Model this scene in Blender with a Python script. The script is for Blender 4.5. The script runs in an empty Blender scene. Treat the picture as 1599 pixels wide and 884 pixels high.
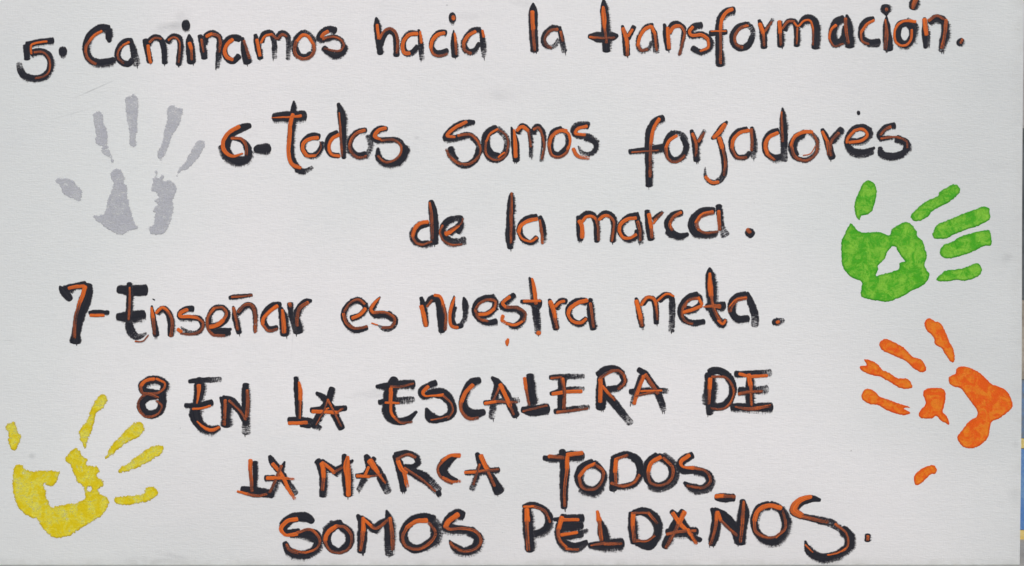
import bpy, math, random
from mathutils import Vector, noise
from mathutils.geometry import delaunay_2d_cdt
import numpy as np

scene = bpy.context.scene
COL = scene.collection
R = math.radians

# ------------------------------------------------------------------ camera, light, exposure
S = 0.0009                 # metres per unit of the drawing grid on the board
BOTTOM = 882.0             # grid row of the board's lower edge (stands on the ground)
DIST = 1.62                # camera to board


def gx(px):
    return (px - 799.5) * S


def gz(py):
    return (BOTTOM - py) * S


cam_data = bpy.data.cameras.new('camera')
cam = bpy.data.objects.new('camera', cam_data)
COL.objects.link(cam)
cam.location = (0.0, -DIST, gz(442))
cam.rotation_euler = (R(90), 0, 0)
cam_data.sensor_width = 36.0
cam_data.lens = 36.0 * DIST / (1599 * S)
cam_data.clip_start = 0.01
cam_data.clip_end = 500.0
scene.camera = cam

SUN_ELEV, SUN_AZ = 50.0, 8.0          # azimuth: degrees to the right of straight behind the camera
world = bpy.data.worlds.new('World')
scene.world = world
world.use_nodes = True
wn = world.node_tree.nodes
wl = world.node_tree.links
sky = wn.new('ShaderNodeTexSky')
sky.sky_type = 'NISHITA'
sky.sun_disc = False
sky.sun_elevation = R(SUN_ELEV)
sky.sun_rotation = R(180 - SUN_AZ)
sky.dust_density = 1.2
sky.air_density = 1.0
sky.ozone_density = 0.6
wl.new(sky.outputs[0], wn['Background'].inputs[0])
wn['Background'].inputs[1].default_value = 0.088

sun_data = bpy.data.lights.new('sun', 'SUN')
sun_data.energy = 1.45
sun_data.angle = R(14)
sun_data.color = (1.0, 0.925, 0.845)
sun = bpy.data.objects.new('sun', sun_data)
COL.objects.link(sun)
d = Vector((math.sin(R(SUN_AZ)) * math.cos(R(SUN_ELEV)), -math.cos(R(SUN_AZ)) * math.cos(R(SUN_ELEV)), math.sin(R(SUN_ELEV))))
sun.rotation_euler = d.to_track_quat('Z', 'Y').to_euler()
sun.location = (0, -3, 3)

scene.view_settings.view_transform = 'Standard'
scene.view_settings.look = 'None'
scene.view_settings.gamma = 1.0
scene.view_settings.exposure = 0.51
scene.cycles.transparent_max_bounces = 24

STROKES = '''W numeral five
T 0 0
L 5
d 46 410,310 300,325 200,345
d 46 202,345 204,400 208,458
d 50 235,412 300,395 360,415 388,470 380,540 330,590 260,603 205,590
h 56 230,600 190,585 160,545 148,480
o 18 362,318 290,328 240,345 238,380 242,415
p 20 262,402 330,400 372,440 385,500 370,560 320,593 270,600
L dot
D 88 72 482,395
W Caminamos
L C
d 52 838,325,20 836,290,52 838,220,50
d 55 838,222 770,215 705,258 665,330 663,405 695,460 750,480 815,478 880,460
e 60 690,450 730,490 800,495 870,480
o 22 782,238 725,270 690,310
p 26 690,310 660,360 660,420 690,465 740,492
L a
d 44 1010,318 960,318 915,365 900,425 930,475 985,490 1018,455
g 62 1000,300,30 1025,390,55 1048,500,72
o 18 992,322 940,350
p 22 935,355 905,400 908,450 950,485
L m
d 45 1112,300,40 1130,380 1150,480
d 44 1132,345 1160,300 1200,285 1240,312 1258,380 1264,488
d 44 1280,325 1320,280 1370,288 1385,350 1376,430 1370,500
o 26 1135,345 1140,400 1155,485
p 22 1145,325 1190,290 1238,300
p 20 1290,310 1330,285 1372,310 1378,400 1370,480
L i
d 60 1450,262,14 1452,300,48 1460,390,64 1468,485,62
o 30 1452,325 1468,380
p 24 1468,380 1470,460
L i_dot
D 84 82 1425,196
T 300 0
L n
d 46 58,268,34 80,360 95,450
d 46 85,340 112,272 160,255 205,285 215,340
g 50 212,320 205,430 195,520
p 22 70,300 88,400
o 24 105,280 155,258
p 26 150,260 200,275 216,330 205,400
L a
d 46 370,300 330,288 270,305 245,370 262,440 310,468 362,425
d 60 385,285,18 398,370,50 428,485,62
o 30 312,300 265,345 247,395 268,440 312,458
p 26 395,310 420,390 440,450
L m
d 48 482,262,26 500,350 525,450
g 46 525,320 550,262 600,250 625,300 632,445
g 48 650,300 685,255 730,275 740,340 738,455
o 26 495,300 520,430
o 20 525,330 560,275 610,262
p 22 610,262 640,290 650,300 690,262 730,280
L o
e 50 850,245 795,300 785,380 820,435 880,445 925,400 935,320 880,255 850,245
d 40 855,245 800,295 790,370
d 40 790,365 820,425 870,435 912,405
o 26 800,320 845,268 885,275 930,340
p 30 930,330 935,390 900,440 845,452 795,420 785,370 800,310
L s
d 44 1105,235 1050,222 990,250 975,300 1020,308
g 44 1020,300 1090,285 1150,315 1168,355
d 46 1168,345 1155,395 1095,425 1040,395 1005,362
o 28 1045,240 1000,265 992,288
p 22 1000,300 1080,280 1150,310 1165,350 1130,390 1070,385 1010,370
W hacia
T 570 0
L h
d 46 85,132,14 92,180,45 100,280 118,415
d 46 115,345 145,265 190,232 228,265 240,340 240,430
o 26 92,185 98,240 105,300
p 26 108,300 145,240 190,218 232,245 250,320 242,410
L a
e 46 405,255 340,255 295,310 290,370 320,415 370,400 405,350
d 34 400,260 345,260 300,310 298,370 325,405 372,390 402,350
g 50 410,225,18 425,310,42 440,455,52
o 30 405,258 340,265 297,312 287,362 302,408 345,408
o 26 422,240,18 432,330
L c
d 40 625,252 570,250 518,305 512,365 540,400 598,400 635,382
e 44 520,390 560,415 632,400
o 28 612,252 560,265 515,312 505,370
p 26 503,370 530,422 590,428 632,410
L i
d 50 680,230,10 680,300,40 690,437,52
o 22 688,252,14 695,320
p 26 695,320 700,420
L i_dot
D 72 74 670,137
O 42 42 676,137
L a
e 46 885,230 830,230 770,290 752,350 790,405 840,400 880,330
d 36 885,232 835,230 775,290 762,345 792,392 840,385 880,330
g 50 885,225,20 905,320,50 915,437,46
o 28 850,240 790,275 757,330
p 28 757,330 765,385 815,412
o 24 900,230,18 912,285
W la
L l
d 62 1290,22,12 1290,80,58 1290,200 1300,395
o 32 1282,85 1285,150 1290,230
p 30 1290,220 1300,390
L a
g 46 1500,225 1440,215 1380,270 1370,320 1410,365 1460,350 1490,300
g 50 1490,215,30 1510,300,45 1530,400,52
p 28 1480,225 1420,235 1378,290 1388,345 1430,370
p 24 1500,240 1515,320
W transformacion
T 900 0
L t
d 62 208,-5,14 213,60,52 225,200,62 234,395,66
d 66 92,278,30 140,282,62 210,288,76 280,280,62 320,272,26
o 34 205,50,20 210,130,40 216,220,26
p 24 100,285 200,292 295,290
p 26 218,220 230,330
L r
d 50 352,195,20 378,300 387,425
d 36 395,300 445,200
o 32 355,215 385,300 390,360
p 34 390,350 388,428
o 24 395,280 432,225
L a
e 44 590,195 540,205 485,280 475,350 500,395 560,375 585,320
g 52 568,180,14 595,250,44 615,405,56
o 28 575,200 520,230 480,300 472,355
p 28 472,350 500,388 550,375
o 26 575,200 602,260
p 28 602,260 618,390
L n
d 48 674,182,18 690,280 705,385,42
g 44 705,260 730,195 780,182 825,222 820,300 795,425
o 30 700,210 705,300 712,375
o 28 715,255 750,205 795,200
p 28 795,198 828,245 815,320 790,425
L s
d 46 965,192 905,205 868,242 885,272 960,265 1018,300 1025,365 960,402 885,368
o 26 895,205 866,245 882,272 960,268 1010,300
o 24 1010,298 1012,365 950,392
L f
d 52 1215,78 1150,92 1102,150 1095,300,52 1105,505,68
d 40 1022,256 1155,245
o 28 1200,70 1150,95 1115,150 1105,230
p 26 1105,230 1106,490
o 12 1030,240 1150,240
L o
d 46 1310,190 1250,205 1200,270 1208,335 1260,370 1320,345 1350,280
e 48 1345,330 1358,250 1330,200 1300,185
p 30 1310,195 1250,222 1213,290 1228,345 1280,368
o 14 1275,205 1320,198
L r
d 50 1400,152,22 1430,240 1440,370
g 38 1445,255 1512,145
o 32 1405,180 1435,260
p 26 1435,260 1440,355
p 24 1445,240 1500,168
T 1200 0
L m
d 50 85,160,34 92,260 97,360
d 45 115,230 150,170 200,170 220,250 218,355
d 62 240,200,44 290,148 345,160 368,240 360,372
o 30 82,160 90,260
p 26 90,250 95,350
p 22 105,222 150,165 200,168
o 16 195,170 222,205 275,158 320,160 342,225
p 18 220,215 215,340
p 18 342,220 340,350
L a
d 58 580,138,44 520,172 490,260 510,330 570,312 592,200,44
d 70 600,112,16 612,200,60 625,362,76
o 20 520,192,26 480,230 465,300
p 20 465,295 500,355 575,335
p 30 590,140 596,240 612,335
L c
d 50 810,140,30 750,165 712,230 722,300 780,328 855,318
e 50 760,335 850,340
o 22 810,155 750,190 710,250
p 22 710,250 718,315 770,340
L i
d 66 905,125,12 905,190,48 922,385,74
p 34 895,150,18 905,250 895,378
L i_dot
d 74 898,40,60 899,75,76 905,122,14
p 30 905,65 906,85
L o
d 52 1060,175 1010,190 988,260 1012,330 1060,338 1100,290 1100,215 1060,175
e 60 1000,350 1060,360 1120,290 1122,200 1060,155
o 26 1130,168 1080,160
o 20 1080,160 1030,165 978,210 965,280 985,335 1050,350 1092,305 1098,225
L accent
d 66 1130,-12,50 1120,20,70 1102,70,50
p 44 1130,-12 1118,20 1102,65
L n
d 50 1195,135,20 1205,250,52 1205,370,30
g 48 1218,240 1225,345
d 66 1232,175,44 1290,140,55 1350,170,56 1355,270 1340,330
g 62 1345,300 1330,395
o 36 1193,145 1200,180 1210,270
p 28 1225,160 1290,122 1345,150
p 32 1360,150 1352,250 1328,375
L dot
d 48 1490,300,34 1475,320,52 1455,345,40
p 24 1490,300 1472,335
W numeral six
T 330 140
L 6
d 60 300,272,36 240,290,58 160,330,56 112,410,66 120,490,66 200,545,60 270,530,58 280,460,56 240,395,40 150,370,26
e 60 75,430 100,510 200,575 285,540 298,470
o 32 215,280 130,330 88,400 98,470 160,510,24 240,488,14
p 28 150,372 232,378 268,440 265,500
L dash
d 78 325,455,34 350,455,62 390,455,76 448,455,70
W Todos
L T
d 54 630,84,12 630,140,40 615,300 605,450 622,550 665,610,48
g 50 650,600 700,630 775,595,36
d 70 470,212,60 600,204,74 722,200,76
o 32 625,185 605,260 600,350 590,480 615,570 685,600
o 16 455,215,4 520,212,12 620,208 690,200,26
L o
d 42 830,362 770,350 710,390 700,450 740,505 810,490 850,430
e 44 725,490 780,520 840,470 850,400
o 30 820,368 760,375 705,410 700,460 735,510
o 22 735,510 800,505
p 10 800,505 840,450 830,395
L d
d 40 970,330 910,355 885,430 915,495 980,505
d 52 972,102,24 998,190,58 1010,350,50 1016,528,34
o 28 985,342 930,370 900,430 918,495 985,510
p 24 980,175,14 990,330 1000,510
L o
e 54 1185,315 1120,325 1060,390 1058,460 1120,520 1190,505 1225,430 1200,350
d 38 1190,305,30 1120,325 1065,390 1068,455 1120,500 1185,488
p 28 1180,310 1110,335 1065,400 1065,460 1120,520 1190,510
L s
d 48 1350,298,30 1290,300 1240,345 1265,382 1380,382,38
g 50 1320,385,36 1440,395 1485,470
d 54 1480,430 1480,490 1430,555 1345,565 1285,525 1278,445,24
e 54 1490,470 1420,575 1320,580
o 30 1340,292 1280,312 1252,358 1300,382,16
p 22 1300,388 1400,385 1455,430 1450,490 1400,540 1330,555 1275,505
W somos
T 670 140
L s
d 50 350,248,30 270,258 180,300 128,372 200,370 250,358
g 52 240,358 310,350 370,400 392,460
g 50 390,450 350,540 270,582 200,550 150,490
d 50 225,530,14 180,500,44 165,440,50
o 26 290,245 200,290 135,352 200,362,18
p 26 220,352 320,345 375,400 395,460 365,530 300,570 220,560 150,500 132,455
L o
g 56 510,295 440,345 428,430 460,515 530,535 590,470 592,370 520,292
d 44 520,290 460,320 440,400 480,490 540,505
o 18 530,302 470,335 437,400
p 22 437,390 437,490 500,540 570,520 605,440 590,350 530,305
o 16 530,520 580,480
L m
d 52 630,285,12 655,380 670,550
g 42 680,335 715,275 765,310 782,400 785,520
g 46 795,335 830,280 872,325 882,420 865,548
o 30 652,305,18 660,400 664,520
o 28 672,315 712,282 762,315
p 24 765,320 782,440
p 24 800,305 840,290 870,350 885,440 865,535
L o
d 44 1020,300 950,330 930,420 950,490 1008,500
g 44 1000,500 1060,440 1062,350 1020,305
o 28 1060,315 1000,315 940,360 920,430
p 28 920,425 940,500 1000,518 1060,475 1082,380
o 24 1010,310 1065,330 1082,400 1060,465
L s
e 54 1230,270 1150,265 1105,310 1130,350 1210,358 1290,410 1270,480
g 42 1195,370 1270,400 1285,450 1240,495 1180,490 1145,430,14
d 40 1225,275 1150,278 1108,315 1130,348 1200,360
o 24 1215,280 1140,300 1120,335 1200,345
q 34 1105,450 1140,508 1230,525
W forjadores
T 970 140
L f
d 54 330,218,48 270,240 222,310 210,450 215,600 215,742
d 54 60,475,34 200,462,46 330,448,70
o 28 295,220 248,300 228,420
p 26 226,410 224,500 222,670
p 14 80,480 290,465
L o
d 44 400,325 350,390 348,470 400,540 475,510 500,430 465,360,34
e 50 400,330 470,350 505,430 480,530
o 26 430,350 370,390 342,450
p 28 342,440 360,530 420,555 490,505
L r
d 50 538,308,24 570,420 582,548
g 42 590,420 645,312
p 28 545,335 575,420 572,510
p 26 592,400 640,330
L j
d 46 815,242,18 780,280,38 742,340,52 695,378,22
g 50 750,365,44 775,450 795,560 785,660 720,712 655,682,40 645,590,10
o 34 800,262 745,335 705,368
o 34 752,365 776,450
p 26 780,450 800,560 788,660
o 26 750,708 700,715 645,665
L a
d 40 970,305 900,320 850,380 850,450 890,515 960,512 990,480
g 56 1002,285,22 1020,400 1022,525
o 28 985,312 920,325 862,380 850,450
p 28 850,445 890,520 965,520
p 28 998,300 1005,400 1000,470
L d
d 46 1210,315 1140,340 1103,420 1125,495 1190,522 1240,510
e 46 1110,480 1180,540 1240,530
d 56 1238,138,12 1245,240,54 1250,350
g 60 1250,330 1252,548
o 30 1205,330 1140,360 1108,420 1125,500
p 28 1120,495 1180,540
p 24 1230,170,18 1235,300 1240,400
L o
g 46 1410,325 1335,370 1305,440 1340,520 1420,542 1500,480 1505,390 1440,320
d 44 1400,345 1340,390 1325,450 1350,505
o 28 1470,325 1400,325 1330,362 1305,430
p 28 1305,425 1335,515 1420,545 1495,490 1505,400 1470,335
o 8 1490,430 1455,490 1395,505
T 1180 140
L r
d 52 510,300,26 550,390 590,530
d 52 580,400 665,298
o 24 510,320 550,395
p 34 550,390 560,500
p 26 640,330 580,400 578,510
L e
d 46 722,400 830,385 872,330 840,292 765,298 712,360 705,420 750,470 830,480 915,445,22
e 52 760,290 870,310 870,370
e 58 705,430 760,495 830,500 900,470
o 24 715,405 820,388 858,345 820,302 750,318
o 24 760,312 702,380 700,410
L i_dot
D 34 34 790,178
L s
d 44 1072,275 1000,290 950,350 960,375
g 40 950,380 1000,372 1090,372
d 52 1080,370 1160,415 1150,475 1050,512 965,492 955,440,30
p 26 1040,285 1000,300 955,350
p 20 960,375 1080,365 1160,400 1162,450
W de
T 620 270
L d
e 50 240,385 170,395 115,460 130,520 190,560 270,550
d 46 240,388 170,410 130,460 140,515 190,545 245,535
d 64 258,210,30 270,270,58 285,400,64 285,545,60
o 30 240,375 180,385 135,430 118,490
p 24 118,485 140,530 190,550 265,525
p 28 248,225,20 262,300 268,420 270,510
L e
g 50 400,460 480,400 490,350 430,355 370,385 348,440
d 46 430,350 385,370 355,410 350,460 375,505
d 56 460,455,50 490,420,44 500,380,34
g 58 375,510 430,530 525,510
e 50 350,500 410,550 525,530
p 22 350,400 330,450 350,510 410,550 500,550
o 26 370,470,44 420,445,28 480,405,8
p 16 400,445 500,380 505,350
W la
L l
d 58 878,150,20 875,200,48 870,350,60 868,500,68 868,582,38
p 28 878,150,16 876,250,28 875,400 872,540
L a
d 42 1075,335 1010,345 950,390 940,440 970,510 1030,535 1075,490
e 46 960,510 1030,545 1080,510
d 46 1095,330,28 1115,400 1120,460
g 52 1110,400,30 1125,460 1130,535
o 30 1078,352 1000,370 945,410 932,460
o 20 932,455 960,505 1030,525 1075,495
p 28 1095,360,18 1110,450 1115,545
W marca
T 880 270
L m
d 46 115,330,34 122,420 130,520
d 46 135,350 175,315 220,320 250,370 258,530
d 46 275,345 320,310 370,330 390,400 378,530
o 34 118,365 140,400 145,500
o 24 140,380 175,335 225,335 250,355
p 26 248,350 265,400 268,520
o 24 270,360 310,328 350,330
p 26 345,328 385,370 378,470 370,525
L a
d 44 570,325 500,340 440,400 440,460 490,510 555,490 570,440
d 50 570,300,12 570,350,44
g 56 565,350,40 590,440 598,540
o 28 560,345 490,355 435,400 428,450
o 24 428,445 455,495 510,500 560,470
p 28 570,370 590,450 590,520
L r
d 50 640,285,34 655,400 672,515
g 42 690,360 765,300
o 32 655,310 665,370 675,430
p 32 672,420 680,500
p 28 695,370 760,305
o 16 690,390 720,350
L c
d 50 915,300,36 850,320 800,380 820,440 880,485 960,470,30
g 58 800,440 860,490 920,500
p 32 905,300 845,335 815,400 835,440
o 12 820,380 825,430
L a
d 50 1160,290 1080,290 1000,340 980,400 1010,460 1090,475 1170,465
e 50 1010,460 1090,485 1180,465
g 60 1192,245,48 1205,350,56 1225,440 1245,480,90
p 36 1150,300 1060,330 1020,390 1035,430
o 22 1150,295 1060,320 1012,385
p 24 1030,430 1090,462 1190,450
p 36 1192,290 1200,440
L dot
d 62 1410,440,50 1430,460,70 1455,480,56
p 36 1410,430 1435,460
W numeral seven
T 80 410
L 7
d 44 62,178,8 75,200,40 110,240,58 148,288,44
d 56 100,215,70 180,185,50 265,165,50
d 70 280,165,60 275,230,76 245,330,84 215,430 190,540 182,615,90
o 26 130,198 190,185 255,180
o 34 258,180 245,240 215,310
p 34 218,300 185,430 175,580
L dash
d 36 285,385,24 340,382 440,385
o 26 295,405 405,405
W Ensenar
L E
d 74 505,205,50 600,215,76 730,212,80
d 74 500,415,50 600,418,80 715,400,72
d 44 598,155,36 600,300,52 590,420,50
g 56 590,440,50 610,530,70 660,570 730,540,20
p 26 600,190,18 600,300 592,440
p 14 640,605 700,605 745,555
L n
d 40 768,330,14 775,400,36 805,565,46
d 50 805,390,34 850,355,50 890,380 915,460 915,565
o 32 765,345,20 780,430
p 34 778,420 790,555
o 24 800,390 850,345 895,375
p 30 890,370 925,440 915,570
L s
d 42 1090,355 1040,355 985,390 985,420 1060,425
g 44 1050,425 1130,430 1160,475 1130,535 1040,535 990,490,16
o 28 1045,360 990,385 980,410 1060,415 1120,425
p 24 1110,420 1160,460 1150,520 1080,550 990,545
o 30 965,510 1000,535
L e
g 48 1210,495 1300,470 1350,400 1310,345 1240,360 1205,430 1215,510 1290,545
d 44 1260,520,30 1320,525 1380,510,20
d 44 1205,420 1205,480 1240,530 1300,550 1370,540
o 34 1210,495 1270,480 1320,440
p 28 1315,445 1345,390 1310,345 1250,350
p 28 1250,350 1200,420 1200,500 1240,555 1330,560
D 4 26 783,284
L n
d 44 1392,335,16 1410,430 1440,545
g 48 1430,400,30 1480,340 1530,330 1560,380 1565,530
p 30 1395,345 1415,430 1430,520
p 34 1430,380 1480,325 1530,320 1560,380 1562,540
d 34 1360,270,24 1400,265 1540,250,26
p 20 1380,265 1540,250
L a
T 370 410
d 44 335,325 270,330 210,390 200,450 240,510 310,500
d 60 330,345,34 355,430,70 365,560,70
o 30 310,330 250,375 200,430 195,480
p 28 195,475 240,525 310,510
o 34 345,360,20 355,450 360,540
L r
g 46 405,310 415,400 450,540
d 60 572,292,20 530,300,44 475,350,50 455,430,60 470,540,80
p 34 545,305 480,350 460,430 460,490
p 30 400,310 410,340
W es
L e
d 42 870,430 950,400 985,340 930,290 860,320 815,400 840,470 910,520 1000,500,36
e 46 990,330 940,285 870,300
p 22 980,320 930,285 870,310 820,380
p 28 815,390 835,460 900,505 1000,490
o 28 880,430 950,395 985,350
L s
d 42 1098,262,10 1060,310,34 1030,370 1050,400 1150,410 1200,440
g 44 1150,395,60 1215,440 1190,500 1130,510 1080,480,14
o 26 1095,270,10 1055,310 1025,360 1050,390
p 30 1040,385 1140,385 1210,430 1190,490 1110,500
o 12 1030,465 1080,480
W nuestra
T 640 410
L n
d 44 85,265,24 105,350 125,490
d 60 125,330,30 165,280,50 215,280,56 235,370 245,535,52
o 36 85,330 105,400 125,490
o 26 185,250 230,260 260,340
p 32 255,320 275,420 270,520
p 24 130,340 170,285
L u
d 40 340,255,12 325,340,40 320,430 350,490 405,480
g 46 412,265,14 425,320,50 425,420 390,490
o 26 345,265,14 318,340 305,420 320,490 370,500
g 26 345,340 340,430
L e
d 46 500,400 590,400 650,350 650,290 580,275 515,310 495,370 540,440 600,465 668,450
e 50 560,275 650,265
o 28 525,400 600,390 650,350
p 26 650,345 660,300 590,285 530,320 500,370
p 26 500,360 530,430 600,450
L s
d 46 805,245,36 760,280 705,330 740,355 830,360 870,400
d 46 840,360,30 870,400 850,460 800,490 740,460,16
e 46 870,380 860,460 800,500
o 26 770,260 710,315 740,345
p 30 735,342 830,350 885,390 870,450
o 22 865,450 810,480 740,470
q 34 715,405 705,440 745,470
L t
e 46 920,112,20 935,190,44 950,300,50
d 60 850,300,30 920,305,40 1005,320,76
g 64 960,310 975,420 985,545,60
o 32 938,120,18 955,200 965,290
o 22 870,296 1005,295
p 34 965,300 968,320
o 38 990,530 985,552
L r
d 48 1070,280,24 1095,380 1125,515
d 46 1115,350 1160,295 1205,300
o 34 1075,295 1105,370 1115,430
p 34 1112,420 1130,510
o 24 1115,340 1150,305 1190,295
L a
d 48 1360,300 1290,295 1225,340 1220,400 1250,450 1310,470 1360,430
d 56 1385,275,24 1385,350,50 1410,515,52
o 32 1365,290 1290,310 1225,360 1215,400
o 24 1212,395 1240,445 1310,465 1355,430
p 28 1385,310 1400,430 1410,500
L comma
o 28 755,585,20 745,610,32 748,640,12
W meta
T 940 410
L m
d 44 262,270,20 285,370 310,495
d 42 310,320 350,275 395,280 415,350 418,470
g 54 435,290 490,250 530,260,50 540,360 535,530
o 34 262,290 285,370 300,440
p 34 298,430 308,490
o 26 300,330 350,265 400,280 418,330
p 26 416,320 425,400 425,440
o 18 420,300 500,240 555,260
L e
g 46 620,370 700,370 760,310 740,255 670,265 610,340
d 46 740,250 670,265 615,330 605,400 650,450 710,465 790,455
d 40 650,350 700,360 760,320
p 26 745,275 680,280 625,340 615,400 640,450 700,470
o 28 620,385 700,360 770,330
o 24 770,325 740,265
p 16 660,290 640,350
L t
d 74 828,38,14 830,90,60 840,180,76 845,300,70 850,370,62 890,440,60 930,480,50 950,435,30
d 50 800,345 870,335 945,335,70
e 60 905,310,70 930,370,40
o 36 828,80,22 832,180,40 840,260
p 32 840,250 850,320 885,410 925,470
p 36 780,340,12 860,335 910,340,50
o 20 890,440 930,475 950,440
L a
d 54 1110,250 1040,265 1000,310 1000,380 1040,435 1130,430
g 64 1118,225,14 1140,300,56 1175,400 1175,490
p 40 1110,270 1040,285 990,340 985,380
o 14 1100,268 1030,285 980,340
L dot
g 66 1310,460,34 1350,455,64 1400,450,50
o 26 1340,462 1362,452
W numeral eight
T 180 550
L 8
d 60 350,330 290,320 220,300 205,255 260,218 330,215 380,250 355,320
d 60 330,325 240,345 195,400 220,460 270,480 340,450 360,380 350,300,70
p 24 310,205 380,240 370,280 320,315 240,320 185,370 180,430 225,490 280,495 340,460 355,410 310,370
o 28 300,205 230,220 195,260
p 26 195,255 205,310 270,325 330,350

W EN
T 180 550
L E
d 66 640,195,30 645,260,76 630,380 615,480,90 660,570,70 730,600 800,580,50
g 44 560,225,26 640,218 810,210
d 44 530,410,34 640,410 745,385,50
o 28 640,250,36 640,300 625,395,12
o 18 590,435 660,432 730,410
o 24 625,530,10 680,580,24 740,600,30 800,575,20
L N
d 70 800,345,14 845,400,76 850,480 850,570,90
d 50 820,345,30 890,380,60 960,460 1010,560
g 68 998,242,46 1000,350 1005,500 1005,625,84
p 30 842,365 840,450 835,560
p 24 870,370 960,455 1000,520
p 36 1010,290,26 1015,400 1005,500
W LA
T 430 550
L L
d 46 155,190,30 165,300 180,510
g 30 195,380 195,510
d 46 95,520,40 180,522 280,530,50
d 30 190,560 270,570
o 34 180,228,18 190,290 190,370
p 24 190,360 185,510
o 28 98,545 170,545 245,540
L A
d 46 310,310,20 360,345 400,380
d 56 435,272,40 400,380 340,480 285,575
g 50 300,560 345,590
d 54 390,350,30 440,450 510,590
d 56 268,445,40 400,445 545,428,40
o 30 280,455 400,460 480,465
p 20 400,370 370,450 310,560
p 20 400,360 450,460 505,570
o 14 385,440 410,430
p 18 470,465 520,430
W ESCALERA
T 430 550
L E
d 84 915,195,50 890,280,90 870,380 875,470,96 930,530,60 1010,520,50 1085,455,20
d 50 770,265,26 850,262 950,250,60 1065,248,70
g 66 790,385,36 900,375,60 1062,370,64
o 30 885,275 885,330 882,390
o 22 885,385 890,470 930,520
p 26 910,500 960,540 1050,535
p 20 880,265 960,265 1060,240
o 18 840,388 950,392
L S
d 44 1235,232 1170,260 1115,300 1130,340 1220,310,70
d 76 1200,310,60 1290,325 1350,400,70 1350,470,64 1270,515,50 1190,500 1155,430,24
o 28 1175,262 1130,310 1140,335,18 1200,335,14 1290,330
p 24 1280,330 1345,390 1360,450 1320,510
p 14 1190,520 1260,510 1330,490
T 680 550
L C
d 54 345,215,44 280,235,60 220,330 215,420,64 270,475,76 380,460,44
o 32 290,250 230,310 195,390
p 32 195,380 200,450 255,510 330,505
L A
d 44 430,190,18 470,230,50 540,330,66 620,495,60
g 62 480,230,50 450,380 435,510
g 56 370,390,34 480,380,50 640,370,66
o 34 495,245 540,340 575,420
p 26 565,390 600,480
p 20 490,270 440,380
o 24 375,395 470,378
p 22 460,378 630,385
L L
d 66 722,170,50 735,290 750,400
d 64 660,440,40 740,450,80 870,430,72
g 30 790,475 870,470
o 28 683,195 695,290
p 26 695,280 718,410
p 20 670,455 750,435 860,410
L E
d 60 975,200,60 968,320 965,450
g 50 875,195,34 990,190 1140,190
g 50 880,320,30 1000,290 1140,285
g 52 910,455,34 1050,440 1180,425
p 26 885,200 970,190
p 36 975,200 990,320 985,440
o 30 895,322 1000,305
o 30 990,305 1125,300
p 26 930,462 1040,450 1170,430
L R
d 74 1270,190,50 1270,300 1270,440,70
d 50 1245,180 1300,135 1380,130 1440,170
d 46 1430,170 1450,220 1400,275 1310,285
d 60 1290,290,50 1350,370
g 62 1340,350 1500,550
o 34 1265,205 1268,250 1265,385
p 30 1260,205 1330,155 1400,140 1450,180
p 26 1445,175 1455,230 1400,285
o 24 1280,260 1330,320
p 26 1320,310 1380,370
T 920 550
L A
d 46 375,128,34 430,170,50 490,250 540,310
g 56 400,180,36 370,290 335,400
g 56 520,290,60 560,400 575,450
g 60 310,305,40 450,300 605,300
o 30 420,180 370,310 345,400
p 34 430,170 490,260 530,320
o 16 395,300 560,295
p 20 350,340 520,300
W DE
L D
d 84 925,160,60 930,250,84 930,350,80 925,480,50
d 56 920,160 980,140,50 1060,180 1105,270 1090,350 1040,410,60 950,425
e 70 900,320 900,400
o 34 930,200 925,290
p 30 925,280 918,400
p 22 940,190 1050,195 1110,290 1090,380 1030,435 930,430
L E
g 50 1120,170 1250,165 1395,165,80
d 64 1235,150,40 1235,280 1235,410
g 66 1150,300 1270,300 1370,290,84
d 60 1090,420,50 1240,425 1405,425,76
o 24 1150,165 1220,185
o 36 1225,170 1240,260
o 26 1220,190 1370,180
p 30 1240,250 1245,410
p 28 1145,322 1230,305 1330,300
p 34 1120,420,14 1240,435 1395,410
W LA MARCA
T 360 680
L L
d 36 185,200 190,300 185,410
d 62 80,410,40 190,430,66 330,450,60
o 34 152,185 150,270
p 34 152,260 165,430
o 24 50,428,18 130,450
p 28 120,448 200,465 280,450
L A
d 44 298,155,24 320,200,50 400,300
g 64 390,310 500,450
g 60 415,200,14 390,270,50 350,380 315,470
d 44 262,330 340,325
o 30 320,215 390,300 450,420
q 34 430,390 495,490
p 28 390,230 350,330 300,440
o 30 275,328 380,325
q 24 370,325 490,335
W MARCA
L M
d 58 660,190,44 700,240,66 712,350 708,470
d 52 690,200,44 760,250,60 820,285,50
d 52 790,290 850,250 940,190,20
d 70 870,145,30 880,200,56 895,330,76 905,465
o 36 700,210 710,260 715,330
p 36 714,320 705,420
o 26 700,205 760,250 800,290
p 24 780,290 860,245
o 44 900,160,24 890,230,54 900,320,46 905,465,36
L A
d 50 1035,150,30 1070,215,70 1130,280,66 1180,350
g 70 1150,310 1210,440
d 50 1105,170,34 1050,250
g 56 1060,260 985,425
d 34 960,312 1060,300 1165,300
o 44 1065,190,50 1100,240 1135,290,30
o 22 1060,240 1030,310
o 24 965,310 1070,315
p 20 1060,315 1160,300
p 26 1130,290 1190,370
T 560 680
L R
d 44 270,150,30 310,220,60 345,430,46
d 40 275,150 380,135 440,170 455,210 420,240 350,240
e 50 420,150 460,190 440,245
d 40 350,245,60 420,300 530,370
g 80 400,270,50 500,320 615,430
d 50 600,450 628,440
o 34 300,190 330,260 370,290
p 30 290,185 380,145 440,170
q 36 350,280 375,400
p 24 350,250 500,350 590,430
L C
d 56 760,150,30 690,190,70 640,260,80 680,320,60 760,350,30
o 26 780,155,36 700,155 640,200
p 26 645,195 605,260 640,330 720,370
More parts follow.
